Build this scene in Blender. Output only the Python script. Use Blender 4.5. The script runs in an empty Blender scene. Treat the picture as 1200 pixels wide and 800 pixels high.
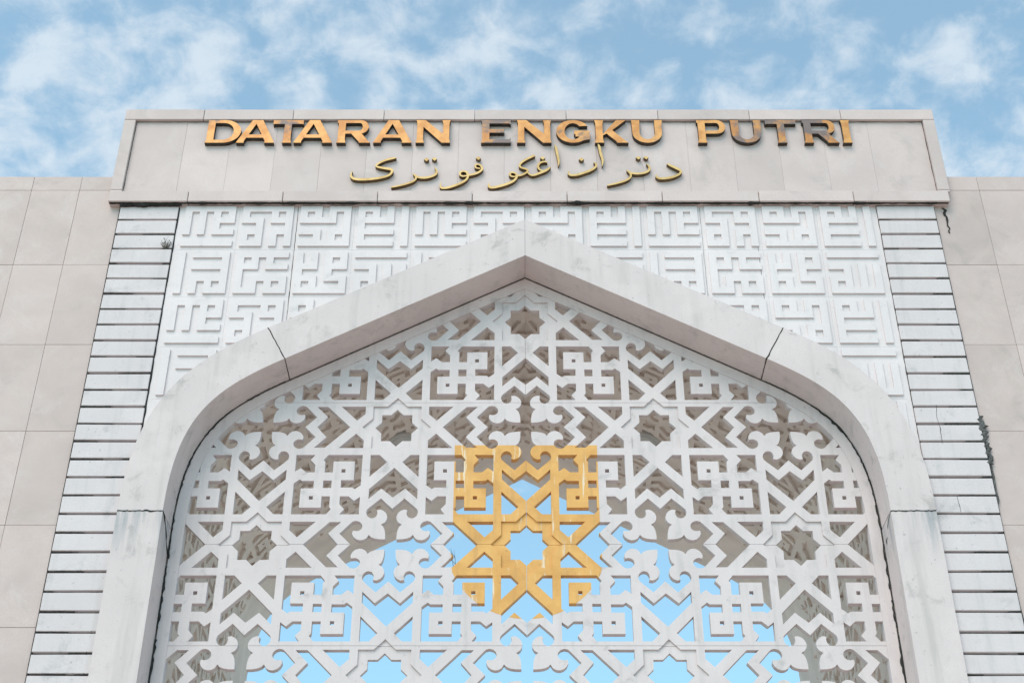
import bpy, bmesh, math, random
from mathutils import Vector, Matrix
from mathutils.geometry import delaunay_2d_cdt

R = math.radians
rnd = random.Random(7)
scn = bpy.context.scene
col = scn.collection
EYE = 1.6                     # camera height; heights "h" below are measured from the eye level

# ------------------------------------------------------------------ camera
cam = bpy.data.cameras.new('camera')
cam.lens = 50.0
cam.sensor_width = 36.0
cam.clip_end = 3000
cam_o = bpy.data.objects.new('camera', cam)
cam_o.location = (-0.18, -16.0, EYE)
cam_o.rotation_euler = (R(90 + 34.28), 0, 0)
col.objects.link(cam_o)
scn.camera = cam_o

# ------------------------------------------------------------------ sky and sun
SUN_EL, SUN_DIR = 48, Vector((-0.45, -0.893))
world = bpy.data.worlds.new('World')
scn.world = world
world.use_nodes = True
wt = world.node_tree
wt.nodes.clear()


def wn(t, **kw):
    n = wt.nodes.new(t)
    for k, v in kw.items():
        setattr(n, k, v)
    return n


w_out = wn('ShaderNodeOutputWorld')
w_bg = wn('ShaderNodeBackground')
w_bg.inputs['Strength'].default_value = 0.09
sky = wn('ShaderNodeTexSky', sky_type='NISHITA', sun_disc=False)
sky.sun_elevation = R(SUN_EL)
sky.sun_rotation = math.atan2(SUN_DIR.x, SUN_DIR.y)
sky.air_density = 1.0
sky.dust_density = 0.6
sky.ozone_density = 1.6
tc = wn('ShaderNodeTexCoord')
sep = wn('ShaderNodeSeparateXYZ')
wt.links.new(tc.outputs['Generated'], sep.inputs[0])


def wmath(op, a, b=None, c=None):
    n = wn('ShaderNodeMath', operation=op)
    for i, v in enumerate((a, b, c)):
        if v is None:
            continue
        if isinstance(v, (int, float)):
            n.inputs[i].default_value = v
        else:
            wt.links.new(v, n.inputs[i])
    return n.outputs[0]


# cloud layer: directions cast on a flat layer overhead
zc = wmath('MAXIMUM', sep.outputs[2], 0.02)
zc = wmath('ADD', zc, 0.45)
px = wmath('DIVIDE', sep.outputs[0], zc)
py = wmath('DIVIDE', sep.outputs[1], zc)
comb = wn('ShaderNodeCombineXYZ')
wt.links.new(px, comb.inputs[0])
wt.links.new(py, comb.inputs[1])
comb.inputs[2].default_value = 3.7


def wnoise(scale, detail, rough, dist, off):
    m = wn('ShaderNodeMapping')
    m.inputs['Location'].default_value = off
    m.inputs['Scale'].default_value = (-1, 1, 1)
    wt.links.new(comb.outputs[0], m.inputs[0])
    n = wn('ShaderNodeTexNoise')
    n.inputs['Scale'].default_value = scale
    n.inputs['Detail'].default_value = detail
    n.inputs['Roughness'].default_value = rough
    n.inputs['Distortion'].default_value = dist
    wt.links.new(m.outputs[0], n.inputs['Vector'])
    return n.outputs[0]


n1 = wnoise(27.0, 8.0, 0.58, 0.2, (0.35, 0.2, 0.0))
n2 = wnoise(2.6, 1.0, 0.5, 0.0, (9.4, 1.2, 0.0))
cl = wmath('ADD', wmath('MULTIPLY', n1, 0.86), wmath('MULTIPLY', n2, 0.28))
ramp = wn('ShaderNodeMapRange', interpolation_type='SMOOTHSTEP')
ramp.inputs['From Min'].default_value = 0.45
ramp.inputs['From Max'].default_value = 0.74
ramp.inputs['To Min'].default_value = 0.20
ramp.inputs['To Max'].default_value = 0.72
low = wn('ShaderNodeMapRange')          # fewer clouds towards the horizon
low.inputs['From Min'].default_value = 0.40
low.inputs['From Max'].default_value = 0.62
low.inputs['To Min'].default_value = 0.32
low.inputs['To Max'].default_value = 0.0
wt.links.new(sep.outputs[2], low.inputs[0])
cl = wmath('SUBTRACT', cl, low.outputs[0])
wt.links.new(cl, ramp.inputs[0])
hsv = wn('ShaderNodeHueSaturation')
hsv.inputs['Saturation'].default_value = 0.92
hsv.inputs['Value'].default_value = 1.0
wt.links.new(sky.outputs[0], hsv.inputs['Color'])
mixc = wn('ShaderNodeMix', data_type='RGBA')
wt.links.new(ramp.outputs[0], mixc.inputs[0])
tint = wn('ShaderNodeMix', data_type='RGBA', blend_type='MULTIPLY')
tint.inputs[0].default_value = 1.0
tint.inputs[7].default_value = (0.95, 1.58, 1.50, 1)
wt.links.new(hsv.outputs[0], tint.inputs[6])
wt.links.new(tint.outputs[2], mixc.inputs[6])
mixc.inputs[7].default_value = (5.0, 5.35, 5.6, 1)
wt.links.new(mixc.outputs[2], w_bg.inputs['Color'])
wt.links.new(w_bg.outputs[0], w_out.inputs[0])

sun = bpy.data.lights.new('sun', 'SUN')
sun.energy = 1.15
sun.angle = R(40)
sun.color = (1.0, 0.83, 0.72)
sun_o = bpy.data.objects.new('sun', sun)
d = Vector((SUN_DIR.x * math.cos(R(SUN_EL)), SUN_DIR.y * math.cos(R(SUN_EL)), math.sin(R(SUN_EL))))
sun_o.rotation_euler = d.to_track_quat('Z', 'Y').to_euler()
sun_o.location = (-10, 20, 40)
col.objects.link(sun_o)

vs = scn.view_settings
vs.view_transform = 'Standard'
vs.look = 'None'
vs.exposure = 0.96
vs.gamma = 1.0
vs.use_curve_mapping = False


# ------------------------------------------------------------------ materials
class Mat:
    def __init__(self, name, rough=0.75, metal=0.0, spec=0.3):
        self.m = bpy.data.materials.new(name)
        self.m.use_nodes = True
        self.t = self.m.node_tree
        self.b = self.t.nodes['Principled BSDF']
        self.b.inputs['Roughness'].default_value = rough
        self.b.inputs['Metallic'].default_value = metal
        self.b.inputs['Specular IOR Level'].default_value = spec
        g = self.t.nodes.new('ShaderNodeNewGeometry')
        self.pos = g.outputs['Position']

    def link(self, a, b):
        self.t.links.new(a, b)

    def noise(self, scale, detail=4, rough=0.55, stretch=(1, 1, 1), off=(0, 0, 0), dist=0.0):
        mp = self.t.nodes.new('ShaderNodeMapping')
        mp.inputs['Scale'].default_value = stretch
        mp.inputs['Location'].default_value = off
        self.link(self.pos, mp.inputs[0])
        n = self.t.nodes.new('ShaderNodeTexNoise')
        n.inputs['Scale'].default_value = scale
        n.inputs['Detail'].default_value = detail
        n.inputs['Roughness'].default_value = rough
        n.inputs['Distortion'].default_value = dist
        self.link(mp.outputs[0], n.inputs['Vector'])
        return n.outputs[0]

    def rng(self, v, a, b, c=0.0, d=1.0, smooth=True):
        n = self.t.nodes.new('ShaderNodeMapRange')
        n.interpolation_type = 'SMOOTHSTEP' if smooth else 'LINEAR'
        for k, x in (('From Min', a), ('From Max', b), ('To Min', c), ('To Max', d)):
            n.inputs[k].default_value = x
        self.link(v, n.inputs[0])
        return n.outputs[0]

    def math(self, op, a, b):
        n = self.t.nodes.new('ShaderNodeMath')
        n.operation = op
        for i, v in enumerate((a, b)):
            if isinstance(v, (int, float)):
                n.inputs[i].default_value = v
            else:
                self.link(v, n.inputs[i])
        return n.outputs[0]

    def mix(self, f, a, b):
        n = self.t.nodes.new('ShaderNodeMix')
        n.data_type = 'RGBA'
        for i, v in ((0, f), (6, a), (7, b)):
            if isinstance(v, (int, float)):
                n.inputs[i].default_value = v
            elif isinstance(v, tuple):
                n.inputs[i].default_value = (*v, 1)
            else:
                self.link(v, n.inputs[i])
        return n.outputs[2]

    def sepz(self):
        n = self.t.nodes.new('ShaderNodeSeparateXYZ')
        self.link(self.pos, n.inputs[0])
        return n.outputs

    def rand(self):
        n = self.t.nodes.new('ShaderNodeObjectInfo')
        return n.outputs['Random']

    def color(self, c):
        self.link(c, self.b.inputs['Base Color'])

    def bump(self, h, dist=0.004, strength=0.6):
        n = self.t.nodes.new('ShaderNodeBump')
        n.inputs['Distance'].default_value = dist
        n.inputs['Strength'].default_value = strength
        self.link(h, n.inputs['Height'])
        self.link(n.outputs[0], self.b.inputs['Normal'])


def white_paint(name, base, dirt, amount, zjoint=None):
    m = Mat(name, rough=0.72, spec=0.22)
    k = lambda c, f: tuple(x * f for x in c)
    c = m.mix(m.rng(m.noise(0.9, 6, 0.6), 0.33, 0.68), base, k(base, 0.91))
    # grey rain streaks
    st = m.noise(1.0, 6, 0.62, stretch=(6.5, 6.5, 0.5), off=(3, 1, 2))
    c = m.mix(m.math('MULTIPLY', m.rng(st, 0.48, 0.76), amount), c, dirt)
    # smudges and dirty blotches
    sp = m.noise(2.6, 7, 0.66, off=(9, 2, 4), dist=0.5)
    c = m.mix(m.math('MULTIPLY', m.rng(sp, 0.56, 0.72), amount * 1.25), c, k(dirt, 0.82))
    # repainted, lighter patches
    lp = m.noise(1.7, 4, 0.5, off=(1, 6, 3))
    c = m.mix(m.math('MULTIPLY', m.rng(lp, 0.55, 0.66), 0.5), c, k(base, 1.06))
    # specks and small chips
    fl = m.noise(19, 4, 0.65, off=(2, 7, 1))
    c = m.mix(m.math('MULTIPLY', m.rng(fl, 0.64, 0.71), amount), c, k(dirt, 0.55))
    # rolled paint grain
    gr = m.noise(85, 2, 0.6)
    c = m.mix(m.rng(gr, 0.32, 0.68, 0, 0.55), c, k(base, 0.86))
    if zjoint is not None:
        z = m.sepz()[2]
        below = m.math('MULTIPLY', m.rng(z, zjoint - 0.75, zjoint - 0.02), m.rng(z, zjoint + 0.03, zjoint - 0.0))
        streak = m.rng(m.noise(1.0, 4, 0.6, stretch=(11, 11, 0.8), off=(1, 5, 0)), 0.40, 0.70)
        c = m.mix(m.math('MULTIPLY', m.math('MULTIPLY', below, streak), 0.8), c, (0.28, 0.30, 0.32))
    m.color(c)
    m.bump(m.noise(45, 5, 0.65), 0.004, 0.6)
    return m.m


M_WHITE = white_paint('white_paint', (0.67, 0.592, 0.588), (0.43, 0.41, 0.40), 0.55)
M_ARCH = white_paint('arch_paint', (0.68, 0.58, 0.563), (0.41, 0.37, 0.35), 0.58, zjoint=8.06 + EYE)
M_LAT = white_paint('lattice_paint', (0.69, 0.598, 0.588), (0.36, 0.335, 0.32), 0.52)
M_REL = white_paint('relief_paint', (0.76, 0.675, 0.668), (0.52, 0.50, 0.49), 0.36)


def stone(name, base, veins):
    m = Mat(name, rough=0.6, spec=0.3)
    k = lambda c, f: tuple(x * f for x in c)
    # every slab is cut from another place of the block: shift the pattern by the object's own number
    oi = m.t.nodes.new('ShaderNodeObjectInfo')
    add = m.t.nodes.new('ShaderNodeVectorMath')
    add.operation = 'MULTIPLY_ADD'
    m.link(oi.outputs['Random'], add.inputs[0])
    add.inputs[1].default_value = (37.0, 11.0, 23.0)
    m.link(m.pos, add.inputs[2])
    m.pos = add.outputs[0]
    n = m.noise(1.1, 7, 0.62, dist=0.5)
    c = m.mix(m.rng(n, 0.30, 0.70), k(base, 1.05), k(base, 0.88))
    v = m.noise(2.2, 8, 0.68, off=(4, 4, 1), dist=0.7)
    c = m.mix(m.math('MULTIPLY', m.rng(v, 0.50, 0.72), veins), c, (0.65, 0.57, 0.545))
    v2 = m.noise(1.3, 7, 0.66, off=(1, 8, 5), dist=0.9)
    c = m.mix(m.math('MULTIPLY', m.rng(v2, 0.54, 0.72), veins), c, (0.40, 0.345, 0.32))
    tone = m.mix(m.rand(), (1.05, 1.03, 1.02), (0.91, 0.895, 0.88))
    mul = m.t.nodes.new('ShaderNodeMix')
    mul.data_type = 'RGBA'
    mul.blend_type = 'MULTIPLY'
    mul.inputs[0].default_value = 1.0
    m.link(c, mul.inputs[6])
    m.link(tone, mul.inputs[7])
    c = mul.outputs[2]
    g = m.noise(90, 3, 0.6)
    c = m.mix(m.rng(g, 0.3, 0.7, 0, 0.5), c, k(base, 0.80))
    m.color(c)
    m.bump(g, 0.001, 0.4)
    return m.m


M_STONE = stone('beige_stone', (0.60, 0.482, 0.450), 0.6)
M_STONE2 = stone('parapet_stone', (0.63, 0.518, 0.490), 0.5)


def plain(name, base, var=0.15, rough=0.8, scale=3.0, metal=0.0):
    m = Mat(name, rough=rough, metal=metal)
    n = m.noise(scale, 5, 0.6)
    m.color(m.mix(m.rng(n, 0.3, 0.7), base, tuple(x * (1 - var) for x in base)))
    m.bump(m.noise(scale * 14, 3), 0.003, 0.4)
    return m.m


M_VAULT = plain('vault_plaster', (0.86, 0.745, 0.675), 0.14, 0.85, 2.2)
M_CORE = plain('concrete_core', (0.30, 0.29, 0.28), 0.25, 0.9, 3)
M_GAP = plain('slat_backing', (0.42, 0.42, 0.42), 0.5, 0.9, 9)
M_GRIME = plain('black_mould', (0.045, 0.043, 0.04), 0.5, 0.95, 25)
M_MOULD = plain('grey_mould', (0.15, 0.145, 0.14), 0.7, 0.95, 30)
M_LAMP = plain('grey_lamp_metal', (0.62, 0.60, 0.58), 0.1, 0.5, 3)
M_TWIG = plain('dry_twig', (0.16, 0.14, 0.11), 0.4, 0.9, 20)
M_GROUND = plain('plaza_paving', (0.60, 0.50, 0.43), 0.12, 0.9, 0.7)


def gold_paint():
    m = Mat('gold_paint', rough=0.55, spec=0.35)
    c = m.mix(m.rng(m.noise(2.5, 6, 0.62), 0.33, 0.70), (0.76, 0.41, 0.125), (0.62, 0.305, 0.08))
    st = m.noise(1.0, 5, 0.62, stretch=(16, 16, 1.0), off=(2, 3, 5))
    c = m.mix(m.math('MULTIPLY', m.rng(st, 0.595, 0.64), 0.75), c, (0.78, 0.68, 0.54))
    d2 = m.noise(1.0, 5, 0.62, stretch=(9, 9, 0.9), off=(8, 3, 1))
    c = m.mix(m.math('MULTIPLY', m.rng(d2, 0.52, 0.70), 0.5), c, (0.50, 0.27, 0.10))
    b = m.noise(7, 6, 0.7, off=(5, 1, 8))
    c = m.mix(m.math('MULTIPLY', m.rng(b, 0.60, 0.72), 0.65), c, (0.33, 0.18, 0.08))
    m.color(c)
    m.bump(m.noise(50, 3), 0.004, 0.6)
    return m.m


M_GOLD = gold_paint()


def letter_metal(name, lo, hi, c1, c2, grey):
    m = Mat(name, rough=0.5, metal=0.2, spec=0.4)
    c = m.mix(m.rng(m.noise(5, 5, 0.6), 0.35, 0.68), c1, c2)
    p = m.noise(2.6, 6, 0.62, off=(7.7, 0, 2.1), dist=0.4)
    c = m.mix(m.math('MULTIPLY', m.rng(p, lo, hi), 0.85), c, grey)
    sp = m.noise(24, 4, 0.7)
    c = m.mix(m.math('MULTIPLY', m.rng(sp, 0.62, 0.7), 0.6), c, tuple(x * 0.35 for x in c1))
    m.color(c)
    return m.m


M_LET = letter_metal('letter_bronze', 0.58, 0.74, (0.70, 0.35, 0.115), (0.50, 0.21, 0.06), (0.12, 0.11, 0.12))
M_LETW = letter_metal('letter_bronze_worn', 0.45, 0.60, (0.58, 0.27, 0.085), (0.46, 0.19, 0.06), (0.13, 0.125, 0.14))
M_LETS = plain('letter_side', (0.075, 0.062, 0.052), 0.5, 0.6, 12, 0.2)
M_JAWI = letter_metal('jawi_brass', 0.70, 0.76, (0.66, 0.45, 0.18), (0.48, 0.30, 0.10), (0.20, 0.17, 0.13))
M_JAWIS = plain('jawi_side', (0.17, 0.11, 0.055), 0.5, 0.55, 14, 0.3)


# ------------------------------------------------------------------ object helpers
def link(o, parent=None):
    col.objects.link(o)
    if parent is not None:
        o.parent = parent
    return o


def tag(o, label=None, cat=None, group=None, kind=None):
    for k, v in (('label', label), ('category', cat), ('group', group), ('kind', kind)):
        if v:
            o[k] = v
    return o


def mesh_obj(name, verts, faces, mats, parent=None, mi=None, smooth=None):
    me = bpy.data.meshes.new(name)
    me.from_pydata(verts, [], faces)
    for m in (mats if isinstance(mats, (list, tuple)) else [mats]):
        me.materials.append(m)
    if mi:
        me.polygons.foreach_set('material_index', mi)
    me.update()
    bm = bmesh.new()
    bm.from_mesh(me)
    bmesh.ops.recalc_face_normals(bm, faces=bm.faces)
    bm.to_mesh(me)
    bm.free()
    if smooth:
        me.polygons.foreach_set('use_smooth', [True] * len(me.polygons))
        me.set_sharp_from_angle(angle=R(smooth))
    return link(bpy.data.objects.new(name, me), parent)


def empty(name, loc=(0, 0, 0)):
    o = bpy.data.objects.new(name, None)
    o.location = loc
    o.empty_display_size = 0.3
    return link(o)


def box_mesh(name, sx, sy, sz, mat, bevel=0.0, jitter=0.0):
    """box centred in x, front face at y=0 going back to +sy, bottom at z=0"""
    bm = bmesh.new()
    vs_ = [bm.verts.new((x, y, z)) for x in (-sx / 2, sx / 2) for y in (0, sy) for z in (0, sz)]
    for f in ((0, 1, 3, 2), (4, 6, 7, 5), (0, 4, 5, 1), (2, 3, 7, 6), (0, 2, 6, 4), (1, 5, 7, 3)):
        bm.faces.new([vs_[i] for i in f])
    bmesh.ops.recalc_face_normals(bm, faces=bm.faces)
    if bevel:
        bmesh.ops.bevel(bm, geom=bm.edges[:], offset=bevel, segments=1, affect='EDGES')
    if jitter:
        for v in bm.verts:
            v.co += Vector([rnd.uniform(-jitter, jitter) for _ in range(3)])
    me = bpy.data.meshes.new(name)
    bm.to_mesh(me)
    bm.free()
    me.materials.append(mat)
    return me


def put(name, me, loc, parent=None):
    o = bpy.data.objects.new(name, me)
    o.location = loc
    return link(o, parent)


def box(name, x0, x1, y0, y1, h0, h1, mat, parent=None, bevel=0.004):
    me = box_mesh(name, x1 - x0, y1 - y0, h1 - h0, mat, bevel)
    return put(name, me, ((x0 + x1) / 2, y0, h0 + EYE), parent)


def ccw(p):
    a = sum(p[i][0] * p[(i + 1) % len(p)][1] - p[(i + 1) % len(p)][0] * p[i][1] for i in range(len(p)))
    return list(p) if a > 0 else list(reversed(p))


def cdt(polys):
    """polys: list of 2-D polygons (may overlap). Returns verts, tris, membership sets"""
    vv, ff = [], []
    for p in polys:
        p = ccw(p)
        ff.append(list(range(len(vv), len(vv) + len(p))))
        vv += [Vector((float(x), float(y))) for x, y in p]
    ov, oe, of, _, _, ids = delaunay_2d_cdt(vv, [], ff, 1, 1e-6, True)
    return ov, of, ids


def solid(verts, tris, front, back, mapf, wall_mi=0):
    """prism over 2-D triangles; front[i] is the depth of triangle i, back one depth"""
    V, F, MI, idx = [], [], [], {}

    def vid(i, dpt):
        k = (i, round(dpt, 5))
        if k not in idx:
            idx[k] = len(V)
            V.append(mapf(verts[i][0], verts[i][1], dpt))
        return idx[k]
    edges = {}
    for ti, t in enumerate(tris):
        F.append([vid(i, front[ti]) for i in t])
        MI.append(0)
        F.append([vid(i, back) for i in reversed(t)])
        MI.append(0)
        for a, b in zip(t, list(t[1:]) + [t[0]]):
            edges.setdefault((min(a, b), max(a, b)), []).append(ti)
    for (a, b), ts in edges.items():
        if len(ts) == 1:
            d0, d1 = front[ts[0]], back
        elif len(ts) == 2 and abs(front[ts[0]] - front[ts[1]]) > 1e-5:
            d0, d1 = front[ts[0]], front[ts[1]]
        else:
            continue
        F.append([vid(a, d0), vid(b, d0), vid(b, d1), vid(a, d1)])
        MI.append(wall_mi)
    return V, F, MI


def facade(x, h, d):
    return (x, d, h + EYE)


def region_obj(name, inc, exc, y0, y1, mats, parent=None, wall_mi=0, mapf=facade):
    ov, of, ids = cdt(inc + exc)
    n = len(inc)
    tr = [f for f, s in zip(of, ids) if any(k < n for k in s) and not any(k >= n for k in s)]
    V, F, MI = solid(ov, tr, [y0] * len(tr), y1, mapf, wall_mi)
    return mesh_obj(name, V, F, mats, parent, MI)


def rect(x0, x1, h0, h1):
    return [(x0, h0), (x1, h0), (x1, h1), (x0, h1)]


def bead(name, pts, r0, r1, mat, parent=None, step=0.06, flat=0.6, wob=0.006):
    """an irregular seam of mould or mortar running along a 3-D polyline"""
    pl = []
    for a, b in zip(pts, pts[1:]):
        a, b = Vector(a), Vector(b)
        n = max(1, int((b - a).length / step))
        pl += [a.lerp(b, i / n) for i in range(n)]
    pl.append(Vector(pts[-1]))
    V, F = [], []
    k = 5
    rr = rnd.uniform(r0, r1)
    for i, p in enumerate(pl):
        t = (pl[min(i + 1, len(pl) - 1)] - pl[max(i - 1, 0)]).normalized()
        up = Vector((0, 1, 0))
        s = t.cross(up)
        s = s.normalized() if s.length > 1e-4 else Vector((1, 0, 0))
        rr = 0.55 * rr + 0.45 * rnd.uniform(r0, r1) * (2.2 if rnd.random() < 0.07 else 1)
        q = p + s * rnd.uniform(-wob, wob)
        for j in range(k):
            a = 2 * math.pi * j / k
            V.append(q + s * (rr * math.cos(a)) + up * (rr * flat * math.sin(a)))
    for i in range(len(pl) - 1):
        for j in range(k):
            F.append([i * k + j, i * k + (j + 1) % k, (i + 1) * k + (j + 1) % k, (i + 1) * k + j])
    F.append(list(range(k)))
    F.append([(len(pl) - 1) * k + j for j in range(k)])
    return mesh_obj(name, V, F, mat, parent)


# ------------------------------------------------------------------ ground
gv = [(-400, -400, 0), (400, -400, 0), (400, 400, 0), (-400, 400, 0)]
tag(mesh_obj('ground', gv, [(0, 1, 2, 3)], M_GROUND), kind='structure')

# ------------------------------------------------------------------ arch profile
HW, JOINT, APEX, SPR, SLOPE = 4.436, 8.06, 11.985, 3.149, 0.5404
GROUND = -EYE


def bez(p0, p1, p2, p3, n):
    out = []
    for i in range(n + 1):
        t = i / n
        a, b, c, e = (1 - t) ** 3, 3 * t * (1 - t) ** 2, 3 * t * t * (1 - t), t ** 3
        out.append((a * p0[0] + b * p1[0] + c * p2[0] + e * p3[0], a * p0[1] + b * p1[1] + c * p2[1] + e * p3[1]))
    return out


CURVE = bez((HW, JOINT), (HW, 9.4), (4.05, 9.80), (SPR, APEX - SLOPE * SPR), 22)


def profile(off, base=GROUND):
    """arch line moved outward by off, from the right foot over the apex to the left foot"""
    right = [(HW + off, base), (HW + off, JOINT)]
    n = len(CURVE)
    for i in range(1, n):
        a, b = CURVE[max(i - 1, 0)], CURVE[min(i + 1, n - 1)]
        if i == n - 1:
            tx, ty = -1.0, SLOPE
        else:
            tx, ty = b[0] - a[0], b[1] - a[1]
        L = math.hypot(tx, ty)
        right.append((CURVE[i][0] + off * ty / L, CURVE[i][1] - off * tx / L))
    cosa = 1 / math.hypot(1, SLOPE)
    top = (0.0, APEX + off / cosa)
    return right, top


def arch_poly(off, base=GROUND):
    r, t = profile(off, base)
    return r + [t] + [(-x, y) for x, y in reversed(r)]


# ------------------------------------------------------------------ gateway body
gate = empty('gateway', (0, 0, 0))
tag(gate, 'tall white pointed arch gateway with stone parapet and lettered relief panels', 'gateway')

BX0, BX1 = -5.80, 5.88
region_obj('facade_wall', [rect(BX0, BX1, GROUND, 14.55)], [arch_poly(0.3, GROUND - 0.1)], -0.385, -0.12, M_CORE, gate)
region_obj('rear_wall', [rect(BX0, BX1, GROUND, 14.55)], [arch_poly(-0.0, GROUND - 0.1)], 5.5, 5.85, M_VAULT, gate)
box('roof_slab', BX0, BX1, -0.115, 5.495, 14.2, 14.5, M_CORE, gate)
box('flank_wall', BX0, BX0 + 0.25, -0.115, 5.495, GROUND, 14.19, M_CORE, gate)
box('flank_wall', BX1 - 0.25, BX1, -0.115, 5.495, GROUND, 14.19, M_CORE, gate)

# the arch band in its cast segments
BAND = 0.557


def seg_points(off):
    r, t = profile(off)
    return r + [t]


def cut(a, b, k):
    return (a[0] + (b[0] - a[0]) * k, a[1] + (b[1] - a[1]) * k)


def arch_segment(i0, i1, mirror, y0, y1, label=None):
    pin, pout = seg_points(0.0), seg_points(BAND)
    A, B = pin[i0:i1 + 1], pout[i0:i1 + 1]
    g = 0.0055
    for L in (A, B):
        l0 = math.dist(L[0], L[1])
        L[0] = cut(L[0], L[1], g / l0) if i0 > 0 else L[0]
        l1 = math.dist(L[-1], L[-2])
        L[-1] = cut(L[-1], L[-2], (g if i1 < len(pin) - 1 else 0.002) / l1)
    s = -1 if mirror else 1
    n = len(A)
    V, F = [], []
    for y in (y0, y1):
        for p in A + B:
            V.append((s * p[0], y, p[1] + EYE))
    m = 2 * n
    for i in range(n - 1):
        F.append((i, i + 1, n + i + 1, n + i))
        F.append((m + i, m + n + i, m + n + i + 1, m + i + 1))
        F.append((i, m + i, m + i + 1, i + 1))
        F.append((n + i, n + i + 1, m + n + i + 1, m + n + i))
    F.append((0, n, m + n, m))
    F.append((n - 1, m + n - 1, m + 2 * n - 1, 2 * n - 1))
    o = mesh_obj('arch_segment', V, F, M_ARCH, gate, smooth=25)
    return o


NP = len(seg_points(0))
for mir in (False, True):
    arch_segment(0, 1, mir, -0.515, -0.016)
    arch_segment(1, NP - 2, mir, -0.520, -0.014)
    arch_segment(NP - 2, NP - 1, mir, -0.520, -0.015)


def ring_obj(name, o_in, o_out, y0, y1, mat, parent, base=GROUND):
    r1, t1 = profile(o_in, base)
    r0, t0 = profile(o_out, base)
    P = r1 + [t1] + [(-x, y) for x, y in reversed(r1)]
    Q = r0 + [t0] + [(-x, y) for x, y in reversed(r0)]
    n = len(P)
    V = [(x, y, h + EYE) for y in (y0, y1) for x, h in P + Q]
    m = 2 * n
    F = []
    for i in range(n - 1):
        F += [(i, i + 1, n + i + 1, n + i), (m + i, m + n + i, m + n + i + 1, m + i + 1),
              (i, m + i, m + i + 1, i + 1), (n + i, n + i + 1, m + n + i + 1, m + n + i)]
    F += [(0, n, m + n, m), (n - 1, m + n - 1, m + 2 * n - 1, 2 * n - 1)]
    return mesh_obj(name, V, F, mat, parent, smooth=25)


# black weathered joint between the band and the screen's frame: broken runs of uneven thickness
def broken_seam(pts, r0, r1, fill):
    P = [Vector(p) for p in pts]
    run, on = [P[0]], True
    left = rnd.uniform(0.15, 0.6)
    for a, b in zip(P, P[1:]):
        n = max(1, int((b - a).length / 0.05))
        for i in range(1, n + 1):
            q = a.lerp(b, i / n)
            if on:
                run.append(q)
            left -= (b - a).length / n
            if left < 0:
                if on and len(run) > 2:
                    bead('joint_mould', run, r0, r1 * rnd.uniform(0.6, 1.1), M_GRIME, gate, step=0.03, wob=0.012, flat=0.8)
                on = (not on) if on else True
                run = [q]
                left = rnd.uniform(0.15, 0.7) if on else rnd.uniform(0.02, 0.22) * (1.3 - fill)
    if on and len(run) > 2:
        bead('joint_mould', run, r0, r1, M_GRIME, gate, step=0.03, wob=0.012, flat=0.8)


for mir in (False, True):
    pb = seg_points(-0.014)
    s = -1 if mir else 1
    broken_seam([(s * pb[0][0], -0.020, 4.5 + EYE), (s * pb[1][0], -0.020, pb[1][1] + EYE)], 0.003, 0.025, 0.5)
    pc = seg_points(-0.012)
    broken_seam([(s * x, -0.020, h + EYE) for x, h in pc[1:NP - 7]], 0.003, 0.022, 0.6)
    broken_seam([(s * x, -0.020, h + EYE) for x, h in pc[NP - 7:NP - 1]], 0.002, 0.014, 0.4)
    a, b = seg_points(-0.003)[-2:]
    broken_seam([(s * a[0], -0.014, a[1] + EYE), (s * b[0], -0.014, b[1] + EYE)], 0.0015, 0.005, 0.4)
    # cracks across the band at its joints
    ji, jo = seg_points(0.0)[-2], seg_points(BAND)[-2]
    bead('crack', [(s * ji[0], -0.02, ji[1] + EYE - 0.004), (s * ji[0], -0.521, ji[1] + EYE - 0.002), (s * jo[0], -0.521, jo[1] + EYE)], 0.004, 0.009, M_GRIME, gate, wob=0.006, flat=0.5)
    bead('crack', [(s * HW, -0.519, JOINT + EYE), (s * (HW + BAND), -0.519, JOINT + EYE)], 0.0015, 0.010, M_GRIME, gate, step=0.03, wob=0.010, flat=0.4)
    bead('crack', [(s * (HW - 0.002), -0.518, JOINT + EYE), (s * (HW - 0.002), -0.30, JOINT - 0.10 + EYE), (s * (HW - 0.002), -0.03, JOINT - 0.36 + EYE)], 0.003, 0.008, M_GRIME, gate, wob=0.012, flat=0.6)

# ------------------------------------------------------------------ vault behind the screen
vr, vt = profile(0.0)
VP = vr + [vt] + [(-x, y) for x, y in reversed(vr)]
# side walls and vault surface, doubled to a thin shell
ring_obj('vault', 0.0, 0.22, 0.115, 5.495, M_VAULT, gate)


# ------------------------------------------------------------------ the lattice pattern (star at 0,0; cross of leaves at 1,0)
A0 = 1.69


def star8(s):
    k = s * (math.sqrt(2) - 1)
    out = []
    for q in range(4):
        c, sn = math.cos(q * math.pi / 2), math.sin(q * math.pi / 2)
        for x, y in ((s * math.sqrt(2), 0), (s, k), (s, s), (k, s)):
            out.append((x * c - y * sn, x * sn + y * c))
    return out


H_A = [(.247, .186), (.437, .186), (.309, .058), (.247, .117)]
H_B = [(.358, 0), (.541, .183), (.626, .183), (.536, .090), (.613, 0), (.536, -.090), (.626, -.183), (.541, -.183)]
H_1 = [(.247, .753), (.392, .753), (.36, .71), (.398, .667), (.398, .602), (.333, .602), (.29, .64), (.247, .608)]
H_2 = [(.492, .753), (.753, .753), (.753, .492), (.71, .458), (.692, .472), (.602, .472), (.602, .535), (.697, .535),
       (.697, .697), (.535, .697), (.535, .602), (.472, .602), (.472, .692), (.458, .71)]
H_3 = [(.468, .468), (.532, .468), (.532, .532), (.468, .532)]
H_S = [(.600, .600), (.630, .600), (.630, .630), (.600, .630)]
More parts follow.
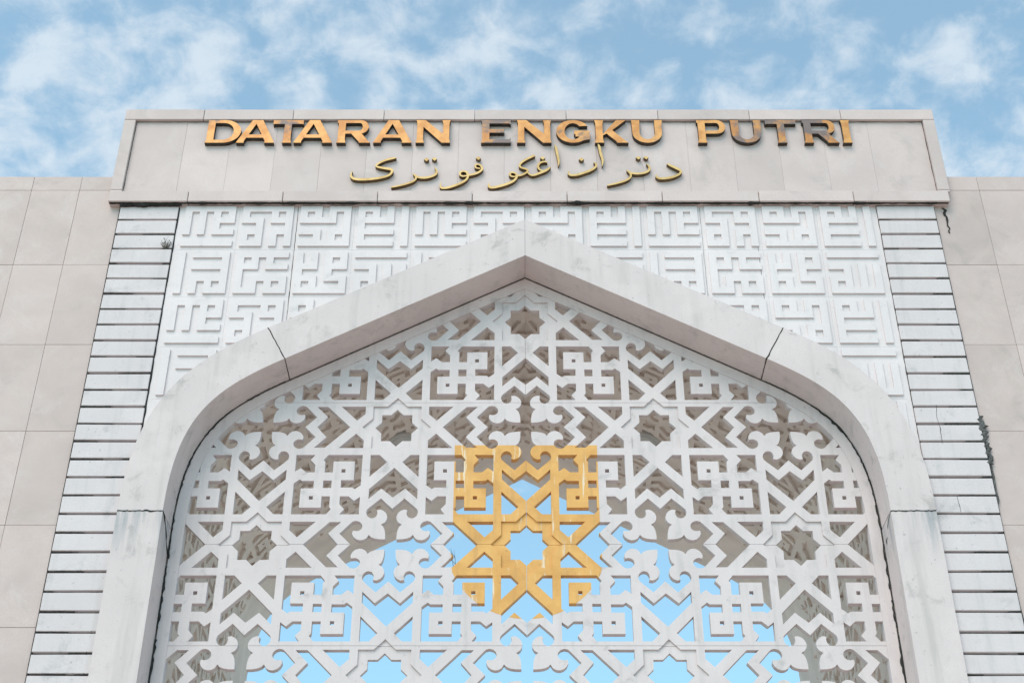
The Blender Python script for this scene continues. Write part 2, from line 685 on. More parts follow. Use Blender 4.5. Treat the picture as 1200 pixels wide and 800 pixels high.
# void round the four leaves: one eighth, seen from the centre of the cross
_e = [(.294, 0), (.380, .088), (.310, .165), (.288, .187), (.262, .193), (.236, .185), (.219, .168), (.213, .147),
      (.220, .125), (.238, .112), (.258, .108), (.282, .113), (.287, .088), (.275, .062), (.254, .043), (.228, .034),
      (.202, .037), (.180, .050), (.162, .078), (.146, .060), (.118, .048), (.080, .042), (.042, .041)]
_q = _e + [(y, x) for x, y in reversed(_e[:-1])]
H_C = []
for _k in range(4):
    _c, _s = (1, 0, -1, 0)[_k], (0, 1, 0, -1)[_k]
    H_C += [(x * _c - y * _s, x * _s + y * _c) for x, y in _q[:-1]]


def tidy(p):
    out = []
    for q in p:
        if not out or math.dist(q, out[-1]) > 1e-6:
            out.append(q)
    if math.dist(out[0], out[-1]) < 1e-6:
        out.pop()
    return out


def cell_holes():
    """every hole belonging to one star, with the whole cross east and north of it left to others"""
    res = {}

    def add(p):
        p = tidy(p)
        c = (round(sum(x for x, _ in p) / len(p), 3), round(sum(y for _, y in p) / len(p), 3))
        res.setdefault((c, len(p)), p)
    for f in (H_A, H_B, H_1, H_2, H_3, H_S):
        base = [f, [(1 - y, 1 - x) for x, y in f]] if f in (H_2, H_S) else [f]
        for g in base:
            for sw in (0, 1):
                for sx in (1, -1):
                    for sy in (1, -1):
                        add([((y if sw else x) * sx, (x if sw else y) * sy) for x, y in g])
    return list(res.values())


CELL = cell_holes()
STAR, STAR_REC = star8(0.117), star8(0.187)


def pattern(x0, x1, y0, y1, ox, oy, sc):
    """holes and star recesses over a rectangle, in metres"""
    holes, recs, seen = [], [], set()

    def tr(p, i, j):
        return [(ox + (x + i) * sc, oy + (y + j) * sc) for x, y in p]

    def add(lst, p):
        c = (id(lst), round(sum(x for x, _ in p) / len(p), 2), round(sum(y for _, y in p) / len(p), 2), len(p))
        if c in seen:
            return
        xs, ys = [x for x, _ in p], [y for _, y in p]
        if max(xs) < x0 or min(xs) > x1 or max(ys) < y0 or min(ys) > y1:
            return
        seen.add(c)
        lst.append(p)
    i0, i1 = math.floor((x0 - ox) / sc) - 1, math.ceil((x1 - ox) / sc) + 1
    j0, j1 = math.floor((y0 - oy) / sc) - 1, math.ceil((y1 - oy) / sc) + 1
    for i in range(i0, i1 + 1):
        for j in range(j0, j1 + 1):
            if (i + j) % 2 == 0:
                add(holes, tr(STAR, i, j))
                add(recs, tr(STAR_REC, i, j))
                for p in CELL:
                    add(holes, tr(p, i, j))
            else:
                add(holes, tr(H_C, i, j))
    return holes, recs


# ------------------------------------------------------------------ lattice screen
screen = empty('lattice_screen', (0, 0, 0))
tag(screen, 'white pierced lattice screen of stars and leaves with gold centre filling the arch', 'lattice screen')
L_BOT = 4.3
STAR_H = 9.553                       # stars stand at (odd, this row) and (even, next row)
clip = arch_poly(-0.085, L_BOT)
holes, recs = pattern(-4.6, 4.6, L_BOT + 0.3, 12.2, A0, STAR_H, A0)
# gold painted field round the middle star
GX, GH = 0.0, STAR_H - A0
gold = []
for k in range(0, 25):
    a = math.pi + math.pi * k / 24
    gold.append((GX + min(max(0.585 * math.cos(a), -0.5515), 0.5515) * A0, GH + 0.585 * A0 * math.sin(a)))
gold = [(GX - 0.545 * A0, GH + 0.838 * A0), (GX - 0.545 * A0, GH + 0.05)] + [p for p in gold if True] + \
       [(GX + 0.545 * A0, GH + 0.05), (GX + 0.545 * A0, GH + 0.838 * A0)]
rows = [12.5, STAR_H + 0.222 * A0, STAR_H - A0 + 0.002, STAR_H - 2 * A0 + 0.215 * A0, L_BOT - 0.1]
g = 0.0022
panels = []
for i in range(len(rows) - 1):
    for xa, xb in ((-5, 0), (0, 5)):
        panels.append(rect(xa + g, xb - g, rows[i + 1] + g, rows[i] - g))
polys = [clip] + panels + [gold] + recs + holes
np_, ng_, nr_ = 1 + len(panels), 2 + len(panels), 2 + len(panels) + len(recs)
ov, of, ids = cdt(polys)
LT = 0.088
groups = {}
for f, s in zip(of, ids):
    s = set(s)
    if 0 not in s or any(k >= nr_ for k in s):
        continue
    pk = [k for k in s if 1 <= k < np_]
    if not pk:
        continue
    isg = np_ in s
    dep = 0.024 if any(ng_ <= k < nr_ for k in s) else 0.0
    groups.setdefault((pk[0], isg), []).append((f, dep))
for (pk, isg), L in sorted(groups.items()):
    if len(L) < 6:
        continue
    V, F, MI = solid(ov, [f for f, _ in L], [dd - (0.0015 if isg else 0) for _, dd in L], LT, facade)
    o = mesh_obj('gold_lattice_panel' if isg else 'lattice_panel', V, F, M_GOLD if isg else M_LAT, screen)
    if isg:
        o['label'] = 'gold painted part of the lattice round the middle star'
ring_obj('screen_frame', -0.165, -0.020, -0.013, 0.112, M_LAT, screen, base=L_BOT)
box('bottom_rail', -HW + 0.02, HW - 0.02, -0.03, 0.11, L_BOT - 0.16, L_BOT + 0.02, M_LAT, screen)

# ------------------------------------------------------------------ strapwork relief inside the vault
cum = [0.0]
for a, b in zip(VP, VP[1:]):
    cum.append(cum[-1] + math.dist(a, b))
TOT = cum[-1]


def vault_map(s, y, dpt):
    s = min(max(s, 0), TOT - 1e-6)
    for i in range(len(cum) - 1):
        if s <= cum[i + 1]:
            break
    a, b = VP[i], VP[i + 1]
    k = (s - cum[i]) / (cum[i + 1] - cum[i])
    tx, ty = (b[0] - a[0]), (b[1] - a[1])
    L = math.hypot(tx, ty)
    # dpt is measured inwards
    return (a[0] + tx * k - ty / L * dpt, y, a[1] + ty * k + tx / L * dpt + EYE)


half = TOT / 2
S_LO = cum[1] - 4.2
vh, vrec = pattern(S_LO - half, half - S_LO, 0.2, 4.45, 0.0, 0.55, 1.28)
vclip = rect(S_LO - half, half - S_LO, 0.2, 4.45)
# cut lines along the bends so that the straps follow the curve
cuts = []
sl = [c - half for c in cum[1:-1]]
for a, b in zip(sl, sl[1:]):
    cuts.append(rect(a, b, 0.2, 4.45))
ov, of, ids = cdt([vclip] + cuts + vh)
nh = 1 + len(cuts)
tr = [f for f, s in zip(of, ids) if 0 in s and not any(k >= nh for k in s)]
V, F, MI = solid(ov, tr, [0.05] * len(tr), -0.01, lambda s, y, dd: vault_map(s + half, y, dd))
o = mesh_obj('strapwork_relief', V, F, M_VAULT, gate)
o['kind'] = 'stuff'

# round lamps on the vault
for s, lab in ((-1, 'round grey ceiling lamp on the vault behind the lattice'), (1, None)):
    nrm = Vector((-s * SLOPE, 0, -1)).normalized()
    c = Vector((s * 1.93, 2.7, APEX - SLOPE * 1.93 + EYE))
    q = nrm.to_track_quat('Z', 'Y')
    lamp = empty('ceiling_lamp', c)
    tag(lamp, 'round grey ceiling lamp on the vault, seen through the star on the ' + ('letter D side' if s < 0 else 'letter I side'), 'lamp', 'round lamps on the vault')

    def lathe(name, prof, mat, n=28):
        V, F = [], []
        for r_, z_ in prof:
            for k in range(n):
                a = 2 * math.pi * k / n
                V.append(q @ Vector((r_ * math.cos(a), r_ * math.sin(a), z_)))
        for i in range(len(prof) - 1):
            for k in range(n):
                F.append((i * n + k, i * n + (k + 1) % n, (i + 1) * n + (k + 1) % n, (i + 1) * n + k))
        F.append(list(range(n)))
        F.append([(len(prof) - 1) * n + k for k in range(n)])
        return mesh_obj(name, V, F, mat, lamp, smooth=30)
    lathe('lamp_body', [(0.23, -0.02), (0.23, 0.07), (0.215, 0.09)], M_LAMP)
    lathe('lamp_cover', [(0.195, 0.085), (0.19, 0.105), (0.14, 0.13), (0.05, 0.14)], M_LAMP)

# ------------------------------------------------------------------ slat columns
SP = 0.2563
SL_TOP = 12.768 * 1.013
for x0, x1 in ((-5.715, -4.892), (4.975, 5.785)):
    back = box('slat_backing', x0 - 0.02, x1 + 0.02, -0.392, -0.30, GROUND, 12.92, M_GAP, gate)
    me = None
    variants = [box_mesh('slat', x1 - x0, 0.075, SP - 0.032, M_WHITE, 0.006, 0.0015) for _ in range(5)]
    n = int((SL_TOP - GROUND) / SP)
    for k in range(n):
        o = put('slat', variants[k % 5], ((x0 + x1) / 2, -0.452 + rnd.uniform(-.006, .006), SL_TOP - (k + 1) * SP + 0.004 + rnd.uniform(-.003, .003) + EYE))
        o.rotation_euler.y = rnd.uniform(-.004, .004)
        o.parent = back
        o.matrix_parent_inverse = Matrix.Translation(-back.location)
    o = put('slat', box_mesh('slat', x1 - x0, 0.075, 12.925 - SL_TOP - 0.012, M_WHITE, 0.005), ((x0 + x1) / 2, -0.45, SL_TOP + 0.02 + EYE))
    o.parent = back
    o.matrix_parent_inverse = Matrix.Translation(-back.location)
    # mould in the slat joints
    xi, xo = (x1, x0) if x0 < 0 else (x0, x1)
    for k in range(0, 33):
        z = SL_TOP - k * SP - 0.014 + EYE
        for _ in range(rnd.choice((1, 1, 2))):
            L = rnd.uniform(0.06, 0.45)
            e = xo if rnd.random() < 0.75 else xi
            e2 = e + (L if e == x0 else -L)
            bead('joint_mould', [(e, -0.436, z), (e2, -0.43, z)], 0.004, 0.017, M_GRIME, gate, step=0.03, wob=0.005, flat=0.9)
    # dark open joints beside the column
    bead('joint_mould', [(xo, -0.43, 12.9 + EYE), (xo, -0.43, GROUND + EYE)], 0.008, 0.016, M_GRIME, gate, step=0.12, wob=0.004, flat=1.0)
    bead('joint_mould', [(xi, -0.425, 12.9 + EYE), (xi, -0.425, 8.5 + EYE)], 0.010 if x0 < 0 else 0.005, 0.022 if x0 < 0 else 0.009, M_GRIME, gate, step=0.1, wob=0.004, flat=1.0)

# ------------------------------------------------------------------ relief panel of square letters
TILES = {
    'A': '1111111 1010101 1010111 1010100 1010111 0000000 1111111',
    'B': '1111111 1000101 1110111 0010001 1110111 1010101 1110101',
    'C': '1110111 1010101 1111101 0000001 1110111 0010101 1111111',
    'D': '1110101 1010101 1111101 1000001 1111101 1000001 1111101',
    'E': '1011111 1000001 1011111 1000001 1011111 1010101 1010111',
    'F': '1111111 1010100 1110111 1000000 1011111 1010101 1110111',
    'G': '1010111 1010101 1110111 1000100 1110111 1010001 1111111',
    'H': '1111111 0000000 1110101 0010101 1110101 1010101 1111111'}
MOD, PIT = 0.1016, 0.813


def tile_mesh(key, hole=None):
    """letter strokes on a slab; hole is a polygon (in tile coordinates) cut away for the arch"""
    bits = TILES[key].split()
    inc = []
    for r, row in enumerate(bits):
        c = 0
        while c < 7:
            if row[c] == '1':
                e = c
                while e < 7 and row[e] == '1':
                    e += 1
                inc.append(rect(c * MOD, e * MOD, (6 - r) * MOD, (7 - r) * MOD))
                c = e
            else:
                c += 1
    e0, e1 = -MOD / 2 + 0.002, 7.5 * MOD - 0.002
    base = rect(e0, e1, e0, e1)
    ov, of, ids = cdt(inc + [base] + ([hole] if hole else []))
    n = len(inc)
    tr, fr = [], []
    for f, q in zip(of, ids):
        if not q or n + 1 in q or n not in q:
            continue
        tr.append(f)
        fr.append(-0.030 if any(k < n for k in q) else -0.003)
    if not tr:
        return None
    V, F, MI = solid(ov, tr, fr, 0.04, lambda x, h, dd: (x, dd, h))
    me = bpy.data.meshes.new('relief_tile')
    me.from_pydata(V, [], F)
    me.materials.append(M_REL)
    bm = bmesh.new()
    bm.from_mesh(me)
    bmesh.ops.recalc_face_normals(bm, faces=bm.faces)
    bm.to_mesh(me)
    bm.free()
    return me


TM = {k: tile_mesh(k) for k in TILES}
rp = region_obj('relief_panel', [rect(-4.888, 4.972, 8.6, 12.93)], [arch_poly(0.35, 8.0)], -0.425, -0.386, M_REL, gate)
def arch_top(x, off):
    """height of the arch line, moved out by off, above the place x"""
    P = arch_poly(off)
    best = -9.0
    for (xa, ha), (xb, hb) in zip(P, P[1:]):
        if min(xa, xb) <= x <= max(xa, xb) and abs(xb - xa) > 1e-9:
            best = max(best, ha + (hb - ha) * (x - xa) / (xb - xa))
    return best


for r in range(5):
    for c in range(12):
        x0 = -4.072 + PIT * c - 7 * MOD
        hb = 12.199 - 0.811 * r
        key = 'ABCD'[c % 4] if r % 2 == 0 else 'EFGH'[c % 4]
        xs_ = [x0 - MOD / 2 + k * PIT / 6 for k in range(7)]
        if all(hb + 7 * MOD < arch_top(x, BAND) for x in xs_):
            continue                                   # nothing of it shows above the band
        touch = any(hb - MOD < arch_top(x, 0.3) for x in xs_)
        me = tile_mesh(key, [(x - x0, h - hb) for x, h in arch_poly(0.3)]) if touch else TM[key]
        if me:
            put('relief_tile', me, (x0, -0.426, hb + EYE), rp)
# joints between cast relief panels
for xj, h0, h1, r1 in ((-3.20, 10.6, 12.9, 0.006), (0.0, 12.5, 12.92, 0.002), (2.47, 11.3, 12.9, 0.003), (4.06 - 0.83, 11.0, 12.85, 0.004)):
    bead('crack', [(xj, -0.430, h1 + EYE), (xj + 0.004, -0.430, h0 + EYE)], 0.001, r1, M_GRIME, gate, step=0.05, wob=0.003, flat=0.3)

# ------------------------------------------------------------------ parapet header
HX0, HX1, HT = -5.895, 6.045, 14.71
hd = box('parapet', HX0 + 0.05, HX1 - 0.05, -0.425, 0.15, 13.0, 14.60, M_CORE, gate)


def sub(o, parent):
    o.parent = parent
    o.matrix_parent_inverse = Matrix.Translation(-parent.location)
    return o


# coping slabs, side strips, ledge slabs, panel slabs
xs = [HX0, -4.73, -3.41, -2.07, -0.73, 0.62, 1.975, 3.325, 4.675, HX1]
for a, b in zip(xs, xs[1:]):
    sub(box('coping_slab', a + 0.003, b - 0.003, -0.52 + rnd.uniform(-.002, .002), 0.2, 14.51, HT + rnd.uniform(-.003, .003), M_STONE2, None, 0.006), hd)
for x0, x1 in ((HX0 + 0.004, HX0 + 0.17), (HX1 - 0.17, HX1 - 0.004)):
    sub(box('side_strip', x0, x1, -0.517, -0.42, 13.165, 14.507, M_STONE2, None, 0.005), hd)
    sub(box('side_strip_foot', x0, x1, -0.517, -0.42, 13.125, 13.159, M_STONE2, None, 0.004), hd)
xs = [HX0 + 0.01, -4.76, -3.42, -2.08, -0.74, 0.60, 1.945, 3.31, 4.65, HX1 - 0.04]
for a, b in zip(xs, xs[1:]):
    sub(box('ledge_slab', a + 0.004, b - 0.004, -0.545 + rnd.uniform(-.003, .003), -0.36, 12.93, 13.120 + rnd.uniform(-.003, .003), M_STONE2, None, 0.008), hd)
xs = [HX0 + 0.172] + [-4.965 + 0.6675 * k for k in range(16)] + [HX1 - 0.172]
for a, b in zip(xs, xs[1:]):
    sub(box('stone_slab', a + 0.0008, b - 0.0008, -0.462 + rnd.uniform(-.0015, .0015), -0.424, 13.122, 14.508, M_STONE2, None, 0.0012), hd)
bead('joint_mould', [(HX0 + 0.03, -0.50, 12.925 + EYE), (HX1 - 0.06, -0.50, 12.925 + EYE)], 0.004, 0.016, M_GRIME, gate, step=0.05, wob=0.006, flat=2.0)
bead('joint_mould', [(-5.72, -0.475, 12.912 + EYE), (-4.85, -0.475, 12.912 + EYE)], 0.010, 0.024, M_GRIME, gate, step=0.04, wob=0.006, flat=1.5)
bead('joint_mould', [(HX0 + 0.17, -0.465, 14.505 + EYE), (HX1 - 0.17, -0.465, 14.505 + EYE)], 0.002, 0.008, M_MOULD, gate, step=0.08, wob=0.004, flat=1.0)
for xj in (HX0 + 0.172, HX1 - 0.172):
    bead('joint_mould', [(xj, -0.464, 14.5 + EYE), (xj, -0.464, 13.2 + EYE)], 0.003, 0.008, M_GRIME, gate, step=0.08, wob=0.003)

# ------------------------------------------------------------------ side walls of stone slabs
W_TOP = 13.318 * 1.013
hj = [W_TOP, 13.234] + [11.90 - 1.327 * k for k in range(11)]
for side in (-1, 1):
    w = empty('side_wall', (side * 8.5, 0.2, 0))
    tag(w, 'beige stone clad wall joined to the gateway on the side of the ' + ('first letter D' if side < 0 else 'last letter I'), 'wall', 'stone clad side walls')
    x_in = -5.735 if side < 0 else 5.80
    x_out = side * 13.2

    def wp(o):
        o.parent = w
        o.matrix_parent_inverse = Matrix.Translation(-w.location)
        return o
    lo, hi = sorted((x_in, x_out))
    wp(box('wall_core', lo, hi, -0.37, 0.9, GROUND, W_TOP - 0.02, M_CORE, None))
    if side < 0:
        xs = [x_in, -6.362] + [-6.362 - 0.687 * k for k in range(1, 11)]
    else:
        xs = [x_in, 6.50] + [6.50 + 0.69 * k for k in range(1, 11)]
    cache = {}
    for r in range(len(hj) - 1):
        h1, h0 = hj[r], max(hj[r + 1], GROUND + 0.002)
        if h1 <= GROUND + 0.1:
            break
        for a, b in zip(xs, xs[1:]):
            a, b = sorted((a, b))
            key = (round(b - a, 3), round(h1 - h0, 3))
            if key not in cache:
                cache[key] = box_mesh('stone_slab', b - a - 0.004, 0.045, h1 - h0 - 0.004, M_STONE, 0.002)
            wp(put('stone_slab', cache[key], ((a + b) / 2, -0.415 + rnd.uniform(-.002, .002), h0 + 0.002 + EYE)))

# mould and broken edge beside the slat column on the far end
bead('joint_mould', [(5.80, -0.445, 9.45 + EYE), (5.815, -0.445, 8.75 + EYE)], 0.012, 0.05, M_MOULD, gate, step=0.025, wob=0.03, flat=0.4)
bead('joint_mould', [(5.81, -0.445, 8.75 + EYE), (5.80, -0.445, 8.2 + EYE)], 0.006, 0.022, M_MOULD, gate, step=0.04, wob=0.008, flat=0.5)
for pts in (((5.27, 9.62), (5.24, 9.42), (5.26, 9.30), (5.25, 9.05)), ((-5.06, 6.62), (-5.08, 6.3), (-5.07, 6.05), (-5.09, 5.6)), ((5.30, 8.3), (5.31, 8.08))):
    bead('crack', [(x, -0.4535, h + EYE) for x, h in pts], 0.001, 0.0035, M_GRIME, gate, step=0.04, wob=0.004, flat=0.6)
bead('joint_mould', [(5.93, -0.425, 12.90 + EYE), (5.95, -0.425, 12.45 + EYE)], 0.004, 0.03, M_GRIME, gate, step=0.04, wob=0.02, flat=0.3)

# ------------------------------------------------------------------ lettering
LB, LH = 14.036, 0.445           # baseline height and letter height
LY0, LY1 = -0.535, -0.455


def bar(p, q, w0, w1=None):
    w1 = w1 or w0
    dx, dy = q[0] - p[0], q[1] - p[1]
    L = math.hypot(dx, dy)
    nx, ny = -dy / L, dx / L
    return [(p[0] + nx * w0 / 2, p[1] + ny * w0 / 2), (p[0] - nx * w0 / 2, p[1] - ny * w0 / 2),
            (q[0] - nx * w1 / 2, q[1] - ny * w1 / 2), (q[0] + nx * w1 / 2, q[1] + ny * w1 / 2)]


def arc(cx, cy, rx, ry, a0, a1, n=18):
    return [(cx + rx * math.cos(R(a0 + (a1 - a0) * i / n)), cy + ry * math.sin(R(a0 + (a1 - a0) * i / n))) for i in range(n + 1)]


def stem(x, w, y0=0.0, y1=1.0, fl=0.035, top=True, bot=True):
    """upright stroke with slightly flared ends"""
    f0 = fl if bot else 0
    f1 = fl if top else 0
    return [(x - f0, y0), (x + w + f0, y0), (x + w + f0 * 0.6, y0 + 0.05), (x + w, y0 + 0.16), (x + w, y1 - 0.16), (x + w + f1 * .6, y1 - 0.05),
            (x + w + f1, y1), (x - f1, y1), (x - f1 * .6, y1 - 0.05), (x, y1 - 0.16), (x, y0 + 0.16), (x - f0 * 0.6, y0 + 0.05)]


def glyph(ch, w):
    """polygons (include, exclude) for a letter of unit height and width w"""
    s = 0.235
    inc, exc = [], []
    if ch == 'D':
        r = w * 0.52
        inc = [[(0, 0), (w - r, 0)] + arc(w - r, 0.5, r, 0.5, -90, 90) + [(0, 1)], [(-.04, 0), (.3, 0), (.3, .1), (-.01, .1)]]
        exc = [[(s, 0.13), (w - r, 0.13)] + arc(w - r, 0.5, r - s * 1.02, 0.37, -90, 90) + [(s, 0.87)]]
    elif ch == 'A':
        m = w * 0.5
        inc = [[(-.02, 0), (.24, 0), (.225, .06), (m + .05, 1.0), (m - .16, 1.0), (.0, .06)],
               [(w + .02, 0), (w - .31, 0), (w - .28, .06), (m - .10, 1.0), (m + .18, 1.0), (w - .0, .06)],
               [(.25, .22), (w - .25, .22), (w - .3, .36), (.3, .36)]]
        exc = [[(m - .19, .36), (m + .19, .36), (m + .005, .72)]]
    elif ch == 'T':
        inc = [stem(w / 2 - s / 2, s, 0, 0.95, top=False), [(0, .80), (.04, .83), (w - .04, .83), (w, .80), (w, 1.0), (0, 1.0)]]
    elif ch in 'RP':
        r = 0.29
        cx = w - (0.33 if ch == 'R' else 0.31)
        inc = [stem(0.03, s), [(s, 0.40), (cx, 0.40)] + arc(cx, 0.70, 0.29, 0.30, -90, 90) + [(s, 1.0)], [(-.01, .88), (s, .88), (s, 1), (-.01, 1)]]
        exc = [[(s + .03, 0.53), (cx, 0.53)] + arc(cx, 0.70, 0.09, 0.17, -90, 90, 10) + [(s + .03, 0.87)]]
        if ch == 'R':
            inc.append([(w * .42, .42), (w * .42 + .32, .46), (w - .03, .07), (w + .04, 0), (w - .33, 0), (w - .34, .05)])
    elif ch == 'N':
        inc = [stem(0.03, s - .03), stem(w - s, s - .03), [(0.0, 1.0), (.30, 1.0), (w - .03, .18), (w - .03, 0), (w - .27, 0), (.22, .72)]]
    elif ch == 'E':
        inc = [stem(0.03, s), [(0.03, 0), (w, 0), (w, .22), (w - .05, .15), (.1, .15)], [(0.03, 1), (w, 1), (w, .80), (w - .05, .85), (.1, .85)],
               [(.2, .44), (w - .22, .44), (w - .22, .60), (.2, .60)]]
    elif ch == 'G':
        inc = [arc(w / 2, .5, w / 2, .5, 0, 360, 40)]
        exc = [arc(w / 2, .5, w / 2 - .27, .36, 0, 360, 36), [(w / 2 + .12, .5), (w + .1, .5), (w + .1, .72), (w * .86, .74), (w / 2 + .15, .72)]]
        return inc, exc, [[(w / 2 + .08, .40), (w, .40), (w - .0, .16), (w - .25, .10), (w - .27, .53 - .26), (w / 2 + .08, .27)],
                          [(w / 2 + .04, .53), (w, .53), (w, .3), (w - .25, .3), (w - .25, .38), (w / 2 + .04, .38)]]
    elif ch == 'K':
        inc = [stem(0.03, s), [(s, .34), (w - .34, 1.0), (w - .02, 1.0), (s + .26, .48), (s, .30)],
               [(s + .12, .44), (s + .30, .60), (w - .04, .06), (w + .03, 0), (w - .34, 0), (w - .37, .07)]]
    elif ch == 'U':
        inc = [[(0, 1.0), (0.02, .42)] + arc(w / 2, .44, w / 2 - .02, .44, 180, 360, 24) + [(w, 1.0), (w - .25, 1.0), (w - .25, .46)] +
               list(reversed(arc(w / 2, .46, w / 2 - .25, .31, 180, 360, 20))) + [(.27, 1.0)]]
    elif ch == 'I':
        inc = [stem(0.04, s)]
    return inc, exc, []


# surveyed letters: character, left edge, right edge in metres on the parapet face
K_ = 15.45 / 1666.7 * 1.345
SURV = [('D', 242.5, 282), ('A', 278.5, 321.5), ('T', 319, 354.5), ('A', 345.5, 389), ('R', 395, 433), ('A', 438.5, 482),
        ('N', 487.5, 527.5), ('E', 564, 598.5), ('N', 606, 646), ('G', 652, 691), ('K', 697, 735), ('U', 740.5, 776.5),
        ('P', 817.5, 851.5), ('U', 857, 893), ('T', 898, 934), ('R', 942, 981), ('I', 986.5, 999)]
sign = empty('latin_lettering', (0, -0.46, LB + EYE))
tag(sign, 'weathered orange bronze capital letters reading DATARAN ENGKU PUTRI on the parapet', 'lettering')
for i, (ch, a, b) in enumerate(SURV):
    x0, x1 = (a - 600) * K_ - 0.18, (b - 600) * K_ - 0.18
    w = (x1 - x0) / LH
    if ch == 'I':
        w = 0.35
    inc, exc, extra = glyph(ch, w)
    P = [[(x0 + x * LH, LB + y * LH) for x, y in p] for p in inc]
    Q = [[(x0 + x * LH, LB + y * LH) for x, y in p] for p in exc]
    E2 = [[(x0 + x * LH, LB + y * LH) for x, y in p] for p in extra]
    ov, of, ids = cdt(P + Q + E2)
    n, m = len(P), len(P) + len(Q)
    tr = [f for f, s in zip(of, ids) if any(k >= m for k in s) or (any(k < n for k in s) and not any(n <= k < m for k in s))]
    V, F, MI = solid(ov, tr, [LY0] * len(tr), LY1, facade, 1)
    worn = i in (2, 7, 13, 14, 15)
    o = mesh_obj('letter', V, F, [M_LETW if worn else M_LET, M_LETS], None, MI)
    o.parent = sign
    o.matrix_parent_inverse = Matrix.Translation(-sign.location)
    o['label'] = 'capital letter ' + ch + (' with dark worn patches' if worn else '')

# Jawi script: strokes as (x, y, width) on the survey sheet, eighths of a sheet unit from the given corner
def jx(ox, x, y):
    yy = 125 + y / 8
    v = 400 - yy
    th = R(34.28)
    t = math.tan(th + math.atan(v / 1666.7))
    w = math.cos(th) + t * math.sin(th)
    D = 15.455
    return ((ox + x / 8 - 600) * D * w / 1666.7 - 0.18, D * t)


JAWI = [
    ('jawi_letter', 380, [[(672, 468, 12), (640, 474, 22), (570, 492, 22), (510, 520, 20), (484, 545, 14), (505, 556, 20), (570, 568, 26), (625, 578, 26), (634, 600, 22),
                    (605, 632, 22), (540, 653, 24), (440, 668, 26), (340, 672, 28), (275, 664, 26), (250, 642, 20), (252, 615, 12), (264, 596, 5)]]),
    ('jawi_letter', 380, [[(1036, 560, 8), (1052, 590, 18), (1045, 622, 22), (1000, 645, 22), (940, 656, 24), (885, 652, 22), (850, 634, 18), (832, 616, 8)],
                   [(845, 625, 14), (860, 655, 18), (840, 684, 18), (790, 706, 20), (710, 728, 18), (625, 745, 13)]]),
    ('jawi_letter', 530, [[(-110, 700, 5), (-112, 735, 16), (-95, 752, 22), (-50, 750, 24), (10, 733, 24), (75, 708, 24), (125, 678, 22), (146, 645, 20), (138, 608, 20),
                    (105, 594, 18), (74, 606, 18), (76, 632, 18), (105, 642, 16), (140, 634, 16)],
                   [(140, 634, 18), (195, 624, 22), (245, 606, 22), (278, 578, 20), (270, 545, 20), (240, 530, 16), (216, 540, 16), (222, 562, 16), (262, 570, 14)]]),
    ('jawi_letter', 530, [[(342, 706, 6), (344, 735, 24), (370, 748, 26), (430, 738, 26), (510, 715, 26), (570, 688, 24), (602, 655, 20), (600, 622, 18), (570, 606, 18),
                    (542, 614, 18), (545, 636, 18), (575, 646, 16), (605, 640, 16)],
                   [(600, 640, 16), (650, 630, 20), (690, 610, 18), (708, 588, 16), (690, 574, 20), (645, 560, 20), (632, 540, 18), (650, 512, 20), (700, 480, 22), (772, 446, 22)],
                   [(702, 600, 12), (730, 628, 14), (765, 632, 20), (820, 612, 24), (880, 586, 26), (920, 556, 12)],
                   [(890, 512, 10), (860, 505, 18), (820, 520, 20), (804, 548, 20), (818, 578, 18), (850, 592, 16)]]),
    ('jawi_letter', 530, [[(960, 350, 6), (972, 372, 22), (984, 430, 22), (998, 500, 20), (996, 545, 6)]]),
    ('jawi_letter', 670, [[(-25, 590, 5), (-30, 615, 16), (-5, 632, 22), (50, 628, 24), (120, 608, 24), (190, 580, 24), (228, 550, 20), (226, 524, 18), (206, 512, 6)]]),
    ('jawi_letter', 670, [[(246, 340, 6), (258, 362, 22), (270, 420, 24), (290, 490, 20), (286, 548, 6)]]),
    ('jawi_letter', 670, [[(702, 524, 8), (728, 552, 18), (724, 588, 22), (680, 610, 22), (620, 618, 22), (565, 612, 22), (530, 596, 16), (518, 582, 7)],
                   [(530, 594, 14), (555, 625, 18), (545, 658, 18), (500, 684, 20), (420, 708, 20), (335, 728, 13)]]),
    ('jawi_letter', 670, [[(895, 524, 10), (925, 540, 22), (985, 568, 26), (1024, 592, 22), (1012, 620, 22), (960, 645, 24), (890, 660, 26), (825, 662, 24), (795, 645, 16), (796, 625, 5)]])]
DOTS = [(380, 958, 486), (380, 1032, 481), (530, 245, 474), (530, 848, 472), (670, 92, 484), (670, 626, 470), (670, 698, 468)]
jawi = empty('jawi_lettering', (0, -0.46, 13.3 + EYE))
tag(jawi, 'thin brass Arabic script letters mounted below the orange capital letters', 'lettering')


def smooth_path(p, k=5):
    out = []
    for i in range(len(p) - 1):
        p0, p1, p2, p3 = p[max(i - 1, 0)], p[i], p[i + 1], p[min(i + 2, len(p) - 1)]
        for j in range(k):
            t = j / k
            out.append(tuple(0.5 * (2 * p1[c] + (p2[c] - p0[c]) * t + (2 * p0[c] - 5 * p1[c] + 4 * p2[c] - p3[c]) * t * t + (3 * p1[c] - p0[c] - 3 * p2[c] + p3[c]) * t ** 3) for c in range(3)))
    out.append(p[-1])
    return out


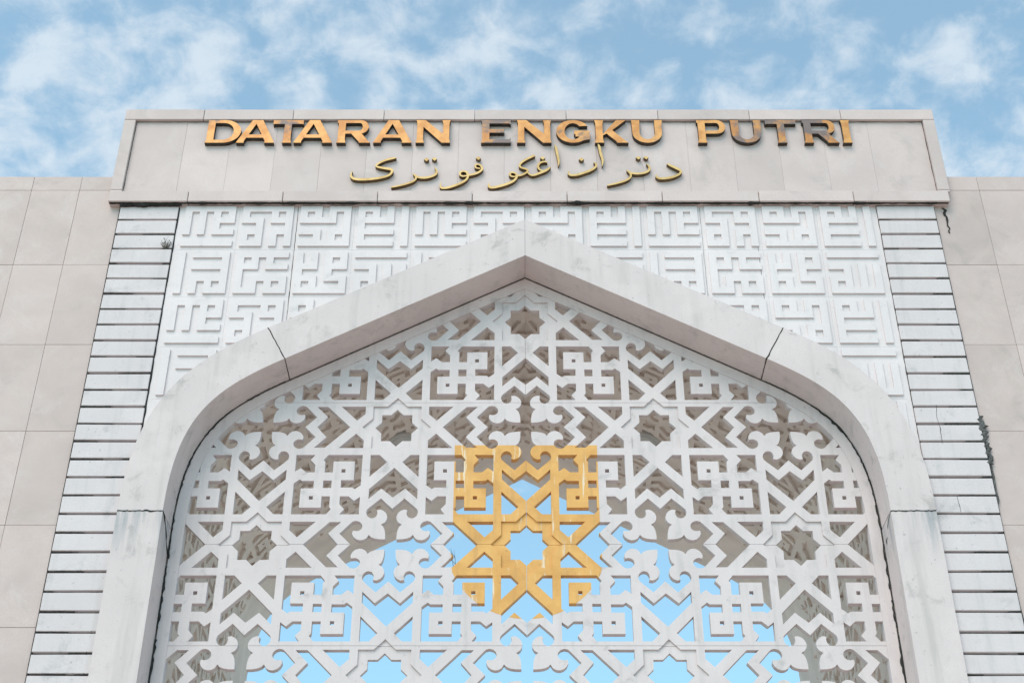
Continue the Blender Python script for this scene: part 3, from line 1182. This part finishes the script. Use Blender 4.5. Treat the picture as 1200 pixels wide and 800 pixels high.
JU = 15.455 / 1666.7 * 1.33 / 8
JF, JB = -0.522, -0.455
for nm, ox, strokes in JAWI:
    inc = []
    for st in strokes:
        sp = [(*jx(ox, x, y), max(w, 2) * JU) for x, y, w in smooth_path(st)]
        for a, b in zip(sp, sp[1:]):
            if math.dist(a[:2], b[:2]) < 1e-4:
                continue
            inc.append(bar(a[:2], b[:2], a[2], b[2]))
        for a in sp[1:-1]:
            inc.append([(a[0] + a[2] / 2 * math.cos(k * math.pi / 4 + .2), a[1] + a[2] / 2 * math.sin(k * math.pi / 4 + .2)) for k in range(8)])
    ov, of, ids = cdt(inc)
    tr = [f for f, s in zip(of, ids) if s]
    V, F, MI = solid(ov, tr, [JF] * len(tr), JB, facade, 1)
    o = mesh_obj(nm, V, F, [M_JAWI, M_JAWIS], None, MI)
    o.parent = jawi
    o.matrix_parent_inverse = Matrix.Translation(-jawi.location)
for ox, x, y in DOTS:
    cx, ch = jx(ox, x, y)
    rr = 0.033
    p = [(cx - rr * 1.15, ch + .004), (cx + .003, ch - rr), (cx + rr * 1.1, ch + .003), (cx - .002, ch + rr)]
    V, F, MI = solid([Vector(q) for q in ccw(p)], [(0, 1, 2), (0, 2, 3)], [JF, JF], JB, facade, 1)
    o = mesh_obj('jawi_dot', V, F, [M_JAWI, M_JAWIS], None, MI)
    o.parent = jawi
    o.matrix_parent_inverse = Matrix.Translation(-jawi.location)


# ------------------------------------------------------------------ weeds in the cracks
def weed(name, base, label, n, length, spread, r=0.003, droop=0.0):
    V, F = [], []

    def stick(p, d_, L, rr, lvl):
        steps = 4
        k = 4
        pts = [p]
        for _ in range(steps):
            d_ = (d_ + Vector((rnd.uniform(-.3, .3), rnd.uniform(-.2, .1), rnd.uniform(-.25, .25) - droop))).normalized()
            pts.append(pts[-1] + d_ * (L / steps))
        b = len(V)
        for i, q_ in enumerate(pts):
            r_ = rr * (1 - 0.75 * i / steps)
            for j in range(k):
                a = j * math.pi / 2
                V.append(q_ + Vector((r_ * math.cos(a), r_ * math.sin(a), r_ * math.sin(a + 1))))
        for i in range(steps):
            for j in range(k):
                F.append((b + i * k + j, b + i * k + (j + 1) % k, b + (i + 1) * k + (j + 1) % k, b + (i + 1) * k + j))
        if lvl:
            for _ in range(2):
                q_ = pts[rnd.randint(1, steps)]
                stick(q_, (d_ + Vector((rnd.uniform(-.9, .9), 0, rnd.uniform(-.6, .6)))).normalized(), L * 0.45, rr * 0.7, lvl - 1)
    for _ in range(n):
        stick(Vector(base), Vector((rnd.uniform(-spread, spread), -0.25, 1)).normalized(), length * rnd.uniform(.6, 1.1), r, 2)
    o = mesh_obj(name, V, F, M_TWIG)
    tag(o, label, 'weed')
    return o


weed('dry_weed', (-4.97, -0.44, 12.13 + EYE), 'dry brown weed growing from a joint of the slat column', 12, 0.13, 0.9, 0.006)
weed('thin_twig', (-0.80 * 1.0 - 1.40 + 0.0 + 1.31, 0.03, STAR_H - A0 - 0.185 * A0 + EYE), 'thin bare twig sprouting from the gold lattice beside its star', 2, 0.22, 0.5, 0.004)
